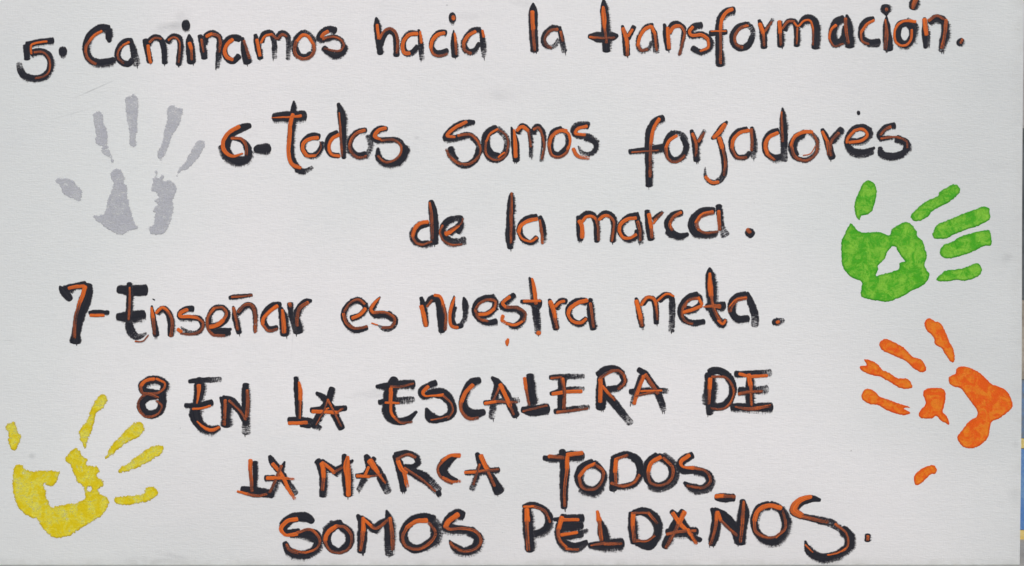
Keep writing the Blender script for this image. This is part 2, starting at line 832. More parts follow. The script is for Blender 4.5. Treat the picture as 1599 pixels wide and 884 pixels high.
q 26 640,320 720,355 785,350
L A
d 50 905,135,30 940,210,60 1000,290 1085,440,84
g 54 950,180,50 920,280 870,420
d 44 815,285,30 930,280 1080,265
o 38 935,150,36 970,230 990,270
p 28 985,260 1045,390
o 24 812,285 900,280
p 26 890,278 1075,262
p 22 930,220 880,380
W TODOS
T 840 680
L T
d 56 40,170,30 130,180,50 220,160,74 350,165,74
d 62 185,110,40 205,250,70 200,400 200,560,50
p 34 80,160 200,170
o 34 220,150 345,135
o 34 225,160 225,260
p 28 225,250 205,400 205,545
L O
d 60 425,210 350,240 310,320 350,400 430,430,70 490,370,50 505,290,40 425,210
e 60 320,420 420,450 500,400
o 28 440,215 370,250 315,320
p 28 315,315 340,400 440,410 490,350 500,270 430,220
L D
d 60 580,180,40 580,290 578,425
d 46 570,185 640,150 700,150 770,200,60 785,290,50 740,370 650,395 570,400
o 34 600,185 592,290
p 30 592,280 600,380
p 26 590,185 690,150
p 28 560,365 650,390 740,360 780,300
L O
d 56 920,155 850,210 830,290 880,380 960,385 1030,320 1020,230 920,155
e 60 850,390 950,410 1050,340 1050,230 960,150
o 32 945,165 870,210 845,280
p 28 843,275 860,360 940,385 1020,340 1035,250 960,170
L S
d 60 1190,150,50 1130,180 1085,230 1110,265 1210,265,60
d 60 1200,265,54 1300,300 1320,360 1260,410 1180,400 1120,360,24
e 60 1200,430 1320,400 1320,330
o 32 1165,150 1095,205 1110,240,20 1200,250
p 26 1190,248 1290,275 1325,350 1270,400 1140,385
W SOMOS
T 420 704
L S
d 66 338,550,34 300,515,64 190,512 115,575 125,620,44 235,608,30
d 66 160,650,30 250,640,50 340,650,90 380,700,70 350,765 250,800,64 160,775 120,700,40
o 34 222,522 140,540 92,600 128,645,26 220,635
p 26 210,630 320,602 390,680 370,745 270,782 190,760
p 34 135,715,24 160,760 230,780
L O
d 66 560,555,50 490,580,70 445,640 460,730,56 540,770,50 615,710 615,630 540,570
e 50 490,545 425,610
o 34 520,575 450,630 430,690
p 26 510,572 590,590 635,660 610,750 540,785
p 26 430,690 470,765 550,782
L M
d 60 675,492,24 710,540,56 715,660,70 710,780,64
d 56 700,510,40 760,560,60 815,610
d 56 800,615 850,565 945,520,40
d 56 900,455,14 920,520,56 925,600,80 925,680
g 86 925,650 930,800
o 40 722,510,28 725,620
p 38 722,610 715,690 700,765
o 24 722,520 790,580
p 28 780,575 820,595 925,520
p 40 928,510,30 945,640 950,760
L O
d 62 1270,530 1200,510,60 1100,535 1035,620 1045,700 1110,750 1200,730 1270,660 1260,550
e 70 1250,520 1310,600 1280,700 1200,750
o 32 1215,535,44 1130,540 1055,590
p 30 1060,585 1025,660 1050,730 1140,755 1230,710 1280,630 1225,550
L S
d 60 1500,490,40 1450,475 1370,535 1360,585,70 1500,610
T 680 704
d 60 220,500,50 160,490 90,560 85,590,56 160,600 270,615
d 60 260,610,70 330,670,64 310,740,70 220,770,60 150,740 105,685,14
o 40 178,485 100,540 75,590
p 30 72,575 100,600 200,595 310,620 350,690 310,750 220,770 140,735 110,700
W PELDANOS
T 680 704
L P
d 76 700,440,60 710,560 728,770
d 46 670,430,30 730,415 820,440 870,510,56 840,600 755,640,50
e 54 870,480 885,570 830,640 750,650
e 40 670,600,20 740,620
o 42 700,445 705,545
p 34 702,530 705,640 712,765
o 18 675,430 760,425
p 26 750,425 840,465 880,550
L E
d 60 985,490,40 965,560,70 950,640,70 990,730,60 1080,755,50 1165,700,40
d 70 980,530,70 1135,520,70
d 70 960,590,70 1130,575,60
d 60 960,660,50 1130,640,60
d 30 905,525,24 980,520
d 54 960,700,60 1060,730,50 1165,690,20
g 40 1090,640 1170,610
e 44 980,740 1070,765 1150,730
o 36 970,505 945,600
p 32 940,590 950,680 1010,745
p 24 1000,750 1100,755
o 26 975,528 1100,528
o 26 960,645 1090,625

L L
d 70 1265,530,20 1280,600,70 1300,700,80
d 72 1175,725,40 1300,725,76 1440,710,84
o 38 1240,460,24 1258,540,44
p 36 1255,530 1275,690
p 32 1190,725,14 1300,708
p 30 1290,712 1430,712
T 880 704
L D
d 64 520,470,40 530,580,66 545,710
d 60 530,480,40 610,465 700,520,76 725,620,60 660,730,60 560,700
g 66 640,730 730,650 740,560
o 36 535,480 530,580
p 34 530,570 545,700
p 22 520,478 660,475
p 26 650,475 720,560
p 26 545,690 640,690 700,650
L A
d 54 825,460,34 900,540,60 1000,670 1060,685,30
d 60 918,455,36 860,560 775,745
d 70 785,620,40 880,620 1030,620,60
o 34 835,475 895,560 945,610
o 38 930,465 880,570
p 34 885,560 785,745
p 30 790,640 880,620 1015,612
q 34 950,600 1020,715
T 1080 704
L N
d 56 155,440,24 185,520,60 180,620,74 155,725,60
d 70 170,450,40 250,500,60 330,590,70 365,700
d 84 390,375,36 400,480,84 375,620 372,715
o 30 195,465 190,540
p 30 190,530 175,620 140,725
o 26 200,465 225,540
p 28 220,530 290,600 350,650
p 36 400,385,20 395,490 375,700
L tilde
d 60 180,355,40 260,362,66 330,360,60
o 34 180,350 250,345
p 34 240,347 335,352
L O
d 56 600,415 520,440 480,540 510,640 600,695,64 690,660 720,560 680,450 600,410
e 60 690,440 745,560 700,690 600,715
o 36 690,440 590,420 510,460 480,540
p 30 480,530 490,620 570,665 650,660
p 26 640,665 720,590 700,460
L S
d 56 990,380,24 920,368,50 830,400,60 785,460,66 850,510,40
g 52 840,500,40 970,530,56 1080,560,70 1170,620
d 56 1150,600,64 1210,660,76 1200,740,64 1100,800,56 1000,820,60 900,770,54 870,690,16
e 66 1180,620 1230,690 1200,770 1090,830 1000,835 880,740
o 52 920,350,30 830,380,46 780,450,60 850,500,46
p 34 840,500 980,535 1050,545
p 24 1100,560 1190,640 1190,740 1060,800
o 12 1190,740 1120,785 1040,800
p 16 870,720 930,780
L dot
d 50 1352,640,44 1350,695,50
p 26 1352,650 1350,690
'''

PRINTS = '''H grey 60 130 3.5375
P palm 395,500 410,480 432,468 455,478 470,500 478,530 470,550 488,565 492,595 490,610 500,650 508,690 520,740 535,775 548,790 545,808 520,812 490,825 470,838 430,836 400,820 370,800 345,780 320,765 300,738 310,722 330,728 355,722 365,705 372,670 385,630 395,610 405,580 410,550 398,530
P heel 640,480 652,478 658,495 655,515 670,520 672,502 685,498 692,520 688,535 700,538 725,530 745,545 760,570 760,600 750,635 740,650 748,690 740,740 725,780 700,825 660,838 620,835 608,810 592,808 600,795 620,790 640,760 632,740 645,715 630,710 640,680 655,668 640,660 642,640 660,628 640,600 622,600 618,570 630,545 625,525 640,515
P finger 295,175 315,155 340,155 358,180 362,220 378,255 382,290 385,340 400,380 410,410 418,438 400,440 385,410 350,390 340,370 350,350 325,345 312,320 315,280 305,240 300,200
P finger 475,85 500,65 530,60 550,80 552,140 548,200 548,260 540,300 542,340 525,355 500,345 500,300 492,240 482,200 478,140
P finger 705,140 735,118 770,130 798,140 795,180 775,230 760,260 735,300 722,340 708,385 690,410 672,432 655,405 658,370 680,330 685,290 700,230 708,180
P finger 862,330 880,312 912,318 920,345 900,385 870,430 845,455 820,478 790,488 765,515 755,510 770,470 800,445 815,410 840,370
P thumb 90,535 110,522 150,522 190,535 215,560 240,590 242,620 228,655 200,645 160,628 130,605 118,570 100,555
H green 1290 260 3.683
P palm 110,385 135,335 150,330 195,375 260,378 310,378 365,395 380,360 420,335 460,318 495,335 522,375 525,400 560,435 570,475 580,500 578,530 568,560 575,590 597,620 585,655 550,690 500,712 440,748 400,765 350,778 280,770 215,755 200,730 205,665 150,640 110,600 92,560 90,500 90,430
O 385,460 355,490 335,535 300,570 302,590 290,628 330,618 400,600 420,588 425,555 455,545 435,520 410,480 405,465
P finger 490,280 530,235 580,200 640,170 655,145 710,112 740,102 768,120 770,150 740,180 700,210 650,235 610,260 585,290 530,315 495,305
P finger 615,380 640,335 670,320 720,300 790,270 850,250 900,230 935,240 943,275 940,305 890,335 820,360 740,390 700,412 650,418 618,408
P finger 655,480 680,450 720,435 770,405 820,388 880,372 930,365 945,380 952,430 945,455 905,458 870,478 820,500 770,515 720,530 680,525 658,505
P finger 635,645 665,615 690,598 740,592 800,580 850,560 880,560 897,595 885,625 840,648 790,658 740,652 700,662 650,660
P thumb 165,210 185,160 205,110 240,78 275,95 290,125 290,170 275,235 250,270 205,285 190,308 170,275
H orange 1320 480 2.946
P palm 478,320 505,305 515,280 540,272 580,280 630,310 670,350 720,370 750,395 770,450 750,480 710,510 675,525 665,555 660,590 640,620 600,645 560,648 535,635 515,600 530,575 570,525 602,505 608,480 590,450 560,410 530,372 500,365 480,350
P heel 358,395 375,375 410,370 440,372 460,385 462,420 455,455 450,480 470,505 478,540 440,520 420,500 395,512 345,508 342,480 370,445 365,420
P finger 365,70 385,50 410,62 440,75 465,120 480,160 500,200 503,245 488,252 460,215 445,190 415,170 405,135 375,105
P finger 158,165 185,145 220,158 270,185 310,225 350,240 370,270 372,290 350,300 315,280 280,248 230,225 185,205 165,190
P finger 88,240 120,245 150,262 170,285 205,302 240,325 285,328 305,350 308,370 270,375 240,365 200,340 155,318 115,310 75,290 70,272 98,265
P finger 75,405 95,375 130,382 160,410 200,425 240,440 300,460 270,465 300,485 270,497 235,490 190,472 150,450 115,445 85,430
P thumb 315,785 330,760 355,740 385,728 410,728 422,745 415,765 395,768 375,785 350,810 325,817
H yellow 0 600 3.4
P palm 70,460 85,430 120,432 140,452 180,462 240,455 310,462 312,490 295,525 265,545 235,530 245,570 245,600 260,625 275,648 340,640 440,615 450,590 435,540 410,520 400,490 385,465 372,425 352,415 348,385 375,355 400,340 425,352 440,385 465,400 462,430 510,435 528,460 515,490 550,515 545,545 525,560 535,585 565,595 580,630 560,680 520,715 440,760 380,800 310,818 265,805 235,775 210,740 190,715 130,690 90,645 70,580 65,520
O 465,545 485,548 485,562 468,566
P finger 418,245 450,200 475,150 490,110 515,70 545,52 568,70 568,100 545,130 510,155 500,200 485,250 465,310 455,345 435,320 420,285
P finger 555,395 585,335 620,290 660,250 700,210 740,200 765,220 762,255 730,285 690,305 650,330 620,350 600,380 570,392
P finger 625,460 655,430 700,400 740,370 790,340 830,318 860,325 865,360 830,390 780,420 730,445 680,465 635,472
P finger 608,600 660,595 720,585 760,575 775,548 810,542 838,565 838,590 800,615 750,632 690,640 640,645 612,630
P thumb 28,235 40,208 70,200 90,220 95,245 115,275 105,310 88,345 70,352 50,335 42,290 45,258
'''

# ------------------------------------------------------------------ materials
class NT:
    def __init__(self, name):
        m = bpy.data.materials.new(name)
        m.use_nodes = True
        self.m = m
        self.n = m.node_tree.nodes
        self.l = m.node_tree.links
        self.p = self.n['Principled BSDF']

    def put(self, v, sock):
        if isinstance(v, (int, float)):
            sock.default_value = v
        elif isinstance(v, tuple):
            sock.default_value = v if len(v) != 3 or sock.type == 'VECTOR' else v + (1.0,)
        else:
            self.l.new(v, sock)

    def math(self, op, a, b=0.0, c=0.0, clamp=False):
        q = self.n.new('ShaderNodeMath')
        q.operation = op
        q.use_clamp = clamp
        self.put(a, q.inputs[0]); self.put(b, q.inputs[1]); self.put(c, q.inputs[2])
        return q.outputs[0]

    def ramp(self, v, a, b, lo=0.0, hi=1.0):
        q = self.n.new('ShaderNodeMapRange')
        q.interpolation_type = 'SMOOTHSTEP'
        self.put(v, q.inputs[0])
        q.inputs[1].default_value = a; q.inputs[2].default_value = b
        q.inputs[3].default_value = lo; q.inputs[4].default_value = hi
        return q.outputs[0]

    def attr(self, name, out='Fac'):
        q = self.n.new('ShaderNodeAttribute')
        q.attribute_name = name
        return q.outputs[out]

    def obj(self):
        return self.n.new('ShaderNodeTexCoord').outputs['Object']

    def scaled(self, vec, s, loc=(0, 0, 0)):
        q = self.n.new('ShaderNodeMapping')
        self.l.new(vec, q.inputs[0])
        q.inputs['Scale'].default_value = s
        q.inputs['Location'].default_value = loc
        return q.outputs[0]

    def noise(self, vec, scale=1.0, detail=2.0, rough=0.5, dist=0.0, dims='3D'):
        q = self.n.new('ShaderNodeTexNoise')
        q.noise_dimensions = dims
        self.l.new(vec, q.inputs['Vector'])
        q.inputs['Scale'].default_value = scale
        q.inputs['Detail'].default_value = detail
        q.inputs['Roughness'].default_value = rough
        q.inputs['Distortion'].default_value = dist
        return q.outputs['Fac']

    def mix(self, f, a, b):
        q = self.n.new('ShaderNodeMix')
        q.data_type = 'RGBA'
        self.put(f, q.inputs['Factor'])
        self.put(a, q.inputs['A']); self.put(b, q.inputs['B'])
        return q.outputs['Result']

    def sepx(self, o, k=0):
        q = self.n.new('ShaderNodeSeparateXYZ')
        self.l.new(o, q.inputs[0])
        return q.outputs[k]

    def bump(self, h, strength, dist):
        q = self.n.new('ShaderNodeBump')
        q.inputs['Strength'].default_value = strength
        q.inputs['Distance'].default_value = dist
        self.l.new(h, q.inputs['Height'])
        self.l.new(q.outputs[0], self.p.inputs['Normal'])


def weave(t):
    """Height of the cloth's threads, from object coordinates (x along, z up)."""
    o = t.obj()
    w = t.noise(t.scaled(o, (120, 1, 520)), 1.0, 3.0, 0.65)
    v = t.noise(t.scaled(o, (560, 1, 90), (3, 0, 7)), 1.0, 2.0, 0.6)
    slub = t.noise(t.scaled(o, (34, 1, 230), (5, 0, 2)), 1.0, 2.0, 0.55, 0.3)
    a = t.math('ADD', t.math('MULTIPLY', w, 0.55), t.math('MULTIPLY', v, 0.22))
    return t.math('ADD', a, t.math('MULTIPLY', slub, 0.30)), o


def blob(t, o, px, py, rx, ry, ang=0.0):
    """Soft elliptical mask round a spot on the board."""
    q = t.n.new('ShaderNodeVectorMath')
    q.operation = 'SUBTRACT'
    t.l.new(o, q.inputs[0])
    q.inputs[1].default_value = (gx(px), 0, gz(py))
    r = t.n.new('ShaderNodeVectorRotate')
    r.rotation_type = 'Y_AXIS'
    t.l.new(q.outputs[0], r.inputs['Vector'])
    r.inputs['Angle'].default_value = R(-ang)
    s = t.scaled(r.outputs[0], (1 / (rx * S), 0, 1 / (ry * S)))
    ln = t.n.new('ShaderNodeVectorMath')
    ln.operation = 'LENGTH'
    t.l.new(s, ln.inputs[0])
    return t.ramp(ln.outputs['Value'], 1.0, 0.0)


def mat_canvas():
    t = NT('primed_canvas')
    h, o = weave(t)
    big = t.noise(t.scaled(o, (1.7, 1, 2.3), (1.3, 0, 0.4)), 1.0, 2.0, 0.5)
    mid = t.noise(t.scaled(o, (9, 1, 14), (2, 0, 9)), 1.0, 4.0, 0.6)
    col = t.mix(t.ramp(t.math('SUBTRACT', big, t.ramp(t.math('ABSOLUTE', t.math('ADD', t.sepx(o), 0.0)), 0.25, 0.72, -0.05, 0.16)), 0.30, 0.62), (0.765, 0.775, 0.745), (0.84, 0.812, 0.792))  # middle paler than the ends: light falloff painted into the base tint
    col = t.mix(t.ramp(mid, 0.45, 0.8, 0.0, 0.22), col, (0.69, 0.70, 0.69))
    # cloth creases drawn as dark lines, and grime with its own outline: smudges, handling marks, dust along the lower and right edges
    smear = t.noise(t.scaled(o, (38, 1, 55)), 1.0, 4.0, 0.65)
    dirt_and_creases = None
    for (px, py, rx, ry, ang, k) in SMUDGES_AND_CREASES:
        b = t.math('MULTIPLY', blob(t, o, px, py, rx, ry, ang), min(0.6, k * 1.15))
        dirt_and_creases = b if dirt_and_creases is None else t.math('MAXIMUM', dirt_and_creases, b)
    dirt_and_creases = t.math('MULTIPLY', dirt_and_creases, t.ramp(smear, 0.3, 0.65, 0.25, 1.0))
    col = t.mix(dirt_and_creases, col, (0.20, 0.205, 0.21))
    sep = t.n.new('ShaderNodeSeparateXYZ')
    t.l.new(o, sep.inputs[0])
    low = t.ramp(sep.outputs[2], 0.012, 0.0, 0.0, 0.35)
    rgt = t.ramp(sep.outputs[0], gx(1570), gx(1598), 0.0, 0.22)
    edge = t.math('MULTIPLY', t.math('MAXIMUM', low, rgt), t.ramp(smear, 0.3, 0.7, 0.1, 1.0))
    col = t.mix(edge, col, (0.42, 0.40, 0.34))
    # light falloff painted into the cloth's colour: greyer towards the lower rail and the two ends, in uneven drifts
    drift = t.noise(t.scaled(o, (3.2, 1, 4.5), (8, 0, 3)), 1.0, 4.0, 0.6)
    falloff = t.math('MAXIMUM', t.ramp(sep.outputs[0], 0.30, 0.74, 0.0, 1.0), t.ramp(sep.outputs[2], 0.26, 0.0, 0.0, 0.8))
    falloff = t.math('MAXIMUM', falloff, t.ramp(sep.outputs[0], -0.45, -0.76, 0.0, 0.55))
    falloff = t.math('MULTIPLY', falloff, t.ramp(drift, 0.25, 0.65, 0.55, 1.0))
    col = t.mix(t.math('MULTIPLY', falloff, 0.34), col, (0.42, 0.43, 0.42))
    specks = t.noise(t.scaled(o, (190, 1, 190), (4, 0, 4)), 1.0, 1.0, 0.5)
    col = t.mix(t.ramp(specks, 0.80, 0.84, 0.0, 0.55), col, (0.25, 0.25, 0.25))
    thr = t.ramp(h, 0.44, 0.60, 0.10, 0.0)
    col = t.mix(thr, col, (0.50, 0.51, 0.51))
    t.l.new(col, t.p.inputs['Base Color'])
    t.p.inputs['Roughness'].default_value = 0.62
    t.p.inputs['Specular IOR Level'].default_value = 0.35
    t.bump(h, 0.8, 0.0008)
    return t.m


SMUDGES_AND_CREASES = [(268, 42, 42, 14, -10, 0.30), (285, 30, 20, 26, 20, 0.18), (300, 78, 40, 10, 0, 0.18), (1572, 402, 16, 22, 10, 0.22),
           (1566, 395, 30, 40, 0, 0.08), (575, 330 + 284, 60, 9, -8, 0.13), (778, 150, 26, 12, 10, 0.13), (815, 5, 30, 9, 10, 0.16),
           (1582, 775, 13, 16, 0, 0.20), (1586, 692, 8, 9, 0, 0.18), (12, 532, 14, 5, 0, 0.16), (50, 712, 9, 7, 0, 0.30),
           (780, 148, 60, 22, 0, 0.07), (520, 60, 80, 22, 0, 0.05), (240, 875, 90, 12, 0, 0.14), (930, 880, 140, 16, 0, 0.10),
           (395, 210, 20, 6, 0, 0.1), (1352, 210, 40, 30, 0, 0.05), (1205, 780, 60, 40, 0, 0.05), (1560, 260, 30, 10, 0, 0.09),
           (270, 868, 50, 6, 12, 0.2), (145, 140, 46, 1.6, -24, 0.45), (110, 178, 60, 1.3, -16, 0.22), (457, 520, 1.8, 60, 4, 0.16), (600, 617, 60, 7, -6, 0.16), (735, 25, 60, 12, 0, 0.10), (1430, 330, 8, 8, 0, 0.1), (650, 215, 6, 4, 0, 0.35), (698, 8, 3, 2, 0, 0.5)]


def mat_stroke(name, orange):
    """Brushed paint: coverage breaks up where the brush runs dry and along the stroke's edges."""
    t = NT(name)
    uv = t.n.new('ShaderNodeUVMap')
    uv.uv_map = 'uv'
    load = t.attr('load')
    sep = t.n.new('ShaderNodeSeparateXYZ')
    t.l.new(uv.outputs[0], sep.inputs[0])
    hair = t.noise(t.scaled(uv.outputs[0], (720, 2.0, 1)), 1.0, 4.0, 0.72, dims='2D')      # short hairs across the stroke
    streak = t.noise(t.scaled(uv.outputs[0], (17, 15.0, 1), (7, 3, 0)), 1.0, 3.0, 0.65, dims='2D')
    patch = t.noise(t.scaled(uv.outputs[0], (70, 1.6, 1), (1, 5, 0)), 1.0, 2.0, 0.5, dims='2D')
    h, o = weave(t)
    grain = t.noise(t.scaled(o, (700, 1, 900)), 1.0, 2.0, 0.7)
    n = t.math('ADD', t.math('MULTIPLY', hair, 0.42), t.math('MULTIPLY', streak, 0.18))
    n = t.math('ADD', n, t.math('MULTIPLY', patch, 0.20))
    n = t.math('ADD', n, t.math('MULTIPLY', h, 0.42))
    n = t.math('ADD', n, t.math('MULTIPLY', grain, 0.30))   # about 0.63 +- 0.1
    n = t.math('MULTIPLY_ADD', t.math('SUBTRACT', n, 0.775), 3.5, 0.5)
    fr = t.math('SUBTRACT', 1.0, t.attr('fray'))
    cover = t.math('SUBTRACT', load, t.math('MULTIPLY', t.math('SUBTRACT', 1.0, fr), 1.22 if not orange else 0.95))
    a = t.ramp(t.math('SUBTRACT', cover, n), -0.30, 0.40)
    t.l.new(a, t.p.inputs['Alpha'])
    if orange:
        wet = t.attr('wet')
        f = t.math('ADD', wet, t.math('MULTIPLY', t.math('SUBTRACT', streak, 0.5), 4.2))
        f = t.math('SUBTRACT', f, t.math('MULTIPLY', t.math('SUBTRACT', 1.0, fr), 0.30))
        f = t.math('ADD', f, t.math('MULTIPLY', t.math('SUBTRACT', grain, 0.5), 1.0), clamp=True)
        col = t.mix(f, (0.060, 0.036, 0.034), (0.78, 0.150, 0.016))
    else:
        col = t.mix(t.ramp(streak, 0.4, 0.75), (0.014, 0.0145, 0.021), (0.028, 0.027, 0.033))
        thin = t.ramp(t.math('SUBTRACT', cover, n), 0.1, 0.45, 0.0, 1.0)
        col = t.mix(thin, (0.085, 0.079, 0.085), col)
    t.l.new(col, t.p.inputs['Base Color'])
    t.p.inputs['Roughness'].default_value = 0.55
    t.p.inputs['Specular IOR Level'].default_value = 0.2
    t.bump(t.math('ADD', streak, t.math('MULTIPLY', h, 0.6)), 0.5, 0.0005)
    return t.m


def mat_print(name, thick, thin_c, deep, opaque, patch, gloss=0.45, holes=0.10, most=1.0, soft=0.12, ragged=0.30, rim_w=2.2, cloth=0.65):
    """Paint pressed on by a palm: heavy at the rim, thinner and mottled inside."""
    t = NT(name)
    h, o = weave(t)
    rim = t.attr('rim')                                    # distance to the print's outline, in grid units
    m1 = t.noise(t.scaled(o, (64, 1, 64), (patch, 0, 1)), 1.0, 5.0, 0.70, 0.9)
    m2 = t.noise(t.scaled(o, (300, 1, 300)), 1.0, 4.0, 0.75)
    vein = t.noise(t.scaled(o, (95, 1, 95), (2, 0, patch)), 1.0, 3.0, 0.6, 1.2)
    ridge = t.math('SUBTRACT', 1.0, t.math('ABSOLUTE', t.math('MULTIPLY_ADD', vein, 7.0, -3.5)), clamp=True)   # squeezed-up branching ridges
    pad = t.attr('pad')                                    # 1 on the pads of finger and palm, 0 in the joints' creases
    thinness = t.ramp(t.math('ADD', t.math('MULTIPLY_ADD', t.math('SUBTRACT', pad, 0.5), 0.10, m1), t.math('MULTIPLY', t.math('SUBTRACT', m2, 0.5), 0.35)), 0.42, 0.62)
    col = t.mix(thinness, thick, thin_c)
    col = t.mix(t.math('MULTIPLY', ridge, 0.22), col, deep)
    col = t.mix(t.ramp(pad, 0.30, 0.0, 0.0, 0.6), col, deep)
    col = t.mix(t.ramp(rim, 4.0, 0.8, 0.0, 0.70), col, deep)
    col = t.mix(t.ramp(m2, 0.52, 0.72, 0.0, 0.45), col, deep)
    t.l.new(col, t.p.inputs['Base Color'])
    n = t.math('ADD', t.math('MULTIPLY', m2, 1.12 - 0.88 * cloth), t.math('MULTIPLY', h, cloth))
    cov = t.math('SUBTRACT', opaque, t.math('MULTIPLY', thinness, holes))
    cov = t.math('SUBTRACT', cov, t.ramp(rim, rim_w, 0.0, 0.0, ragged))
    a = t.ramp(t.math('SUBTRACT', cov, n), -soft, soft * 0.6, 0.0, most)
    t.l.new(a, t.p.inputs['Alpha'])
    t.p.inputs['Roughness'].default_value = gloss
    t.bump(t.math('ADD', t.math('ADD', t.math('MULTIPLY', ridge, 0.35), m2), t.math('MULTIPLY', h, 0.9)), 0.55, 0.0007)
    t.p.inputs['Specular IOR Level'].default_value = 0.28
    return t.m


def mat_plain(name, a, b, scale, rough=0.85, bump=0.004, det=5.0):
    t = NT(name)
    o = t.obj()
    n1 = t.noise(o, scale, det, 0.72)
    n2 = t.noise(o, scale * 7, 3.0, 0.6)
    col = t.mix(t.ramp(t.math('ADD', t.math('MULTIPLY', n1, 0.7), t.math('MULTIPLY', n2, 0.3)), 0.35, 0.65), a, b)
    t.l.new(col, t.p.inputs['Base Color'])
    t.p.inputs['Roughness'].default_value = rough
    t.bump(n2, 0.6, bump)
    return t.m


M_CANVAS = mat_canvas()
M_DARK = mat_stroke('black_brushed_paint', False)
M_ORANGE = mat_stroke('orange_brushed_paint', True)
M_PRINT = {
    'grey': mat_print('grey_hand_paint', (0.50, 0.50, 0.53), (0.56, 0.56, 0.58), (0.46, 0.46, 0.49), 0.73, 1.0, 0.6, 0.07, 0.88, 0.19, 0.20, 2.6, 0.95),
    'green': mat_print('green_hand_paint', (0.070, 0.41, 0.008), (0.24, 0.57, 0.040), (0.024, 0.25, 0.006), 1.05, 3.0, 0.30, 0.14),
    'orange': mat_print('orange_hand_paint', (0.80, 0.11, 0.002), (0.82, 0.24, 0.012), (0.62, 0.060, 0.002), 1.05, 6.0, 0.32, 0.14),
    'yellow': mat_print('yellow_hand_paint', (0.72, 0.56, 0.002), (0.78, 0.72, 0.08), (0.55, 0.40, 0.002), 0.93, 9.0, 0.42, 0.26, 0.98, 0.22, 0.32, 2.6, 0.75),
}
M_EDGE = mat_plain('canvas_side', (0.40, 0.40, 0.37), (0.60, 0.59, 0.55), 40)


# ------------------------------------------------------------------ the board
def sag(px, py):
    """The cloth is not dead flat: it dips a few millimetres between its bars."""
    u = (px + 30) / 1625.0
    v = (py + 34) / 917.0
    u = min(max(u, 0), 1); v = min(max(v, 0), 1)
    dip = 0.0035 * math.sin(math.pi * u) * math.sin(math.pi * v)
    return dip + 0.0008 * math.sin(5.1 * u + 2.0 * v + 0.7) * math.sin(math.pi * u)


def P(px, py, h=0.0):
    return (gx(px), sag(px, py) - h, gz(py))


def link(name, me, mats, parent=None):
    for m in mats:
        me.materials.append(m)
    o = bpy.data.objects.new(name, me)
    COL.objects.link(o)
    o.parent = parent
    return o


def empty(name, parent=None):
    o = bpy.data.objects.new(name, None)
    o.empty_display_size = 0.02
    COL.objects.link(o)
    o.parent = parent
    return o


board = empty('painted_canvas')
board['label'] = 'large white canvas painted with black and orange Spanish lettering and four coloured handprints'
board['category'] = 'painted sign'

DEPTH = 0.034
NX, NY = 120, 68


def board_xy(i, j):
    u, v = i / NX, j / NY
    y = -34 + v * (887 - u * 5.2 + 34)
    xr = 1599.4 - 7.0 * max(0.0, (y + 0) / 884.0) - 0.9 * math.sin(max(0, y) / 140.0)
    return -30 + u * (xr + 30), y


vs, fs = [], []
for j in range(NY + 1):
    for i in range(NX + 1):
        x, y = board_xy(i, j)
        p = P(x, y)
        lift = 0.0
        if i in (0, NX) or j in (0, NY):
            lift = 0.0003
        vs.append((p[0], p[1] + lift, p[2]))
ix = lambda i, j: j * (NX + 1) + i
for j in range(NY):
    for i in range(NX):
        fs.append((ix(i, j), ix(i, j + 1), ix(i + 1, j + 1), ix(i + 1, j)))
ring = [(i, 0) for i in range(NX)] + [(NX, j) for j in range(NY)] + [(i, NY) for i in range(NX, 0, -1)] + [(0, j) for j in range(NY, 0, -1)]
nr = len(vs)
for (i, j) in ring:
    vs.append(vs[ix(i, j)])
n0 = len(vs)
for (i, j) in ring:
    x, y = board_xy(i, j)
    ox = (2.2 if i == NX else -2.2 if i == 0 else 0)
    oy = (2.0 if j == NY else -2.0 if j == 0 else 0)
    oy = min(oy, (BOTTOM - 0.05 - y) if j == NY else oy) if y < BOTTOM else oy
    vs.append((gx(x + ox * 0.35), P(x, y)[1] + 0.0055, gz(y + oy * 0.35)))
n1 = len(vs)
for (i, j) in ring:
    x, y = board_xy(i, j)
    vs.append((gx(x - 0.4 * (1 if i == NX else 0)), DEPTH, gz(y)))
m = len(ring)
for k in range(m):
    a, b = nr + k, nr + (k + 1) % m
    fs.append((a, b, n0 + (k + 1) % m, n0 + k))
    fs.append((n0 + k, n0 + (k + 1) % m, n1 + (k + 1) % m, n1 + k))
fs.append(tuple(n1 + k for k in range(m)))
me = bpy.data.meshes.new('canvas')
me.from_pydata(vs, [], fs)
nfront = NX * NY
for k, poly in enumerate(me.polygons):
    poly.use_smooth = k < nfront + 2 * m and k < nfront
    if k >= nfront + 1 and (k - nfront) % 2 == 1:
        poly.material_index = 1
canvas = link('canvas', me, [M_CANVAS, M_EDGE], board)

# ------------------------------------------------------------------ brush strokes
Z = 4.9125
rng = random.Random(7)
COUNTER = [0]


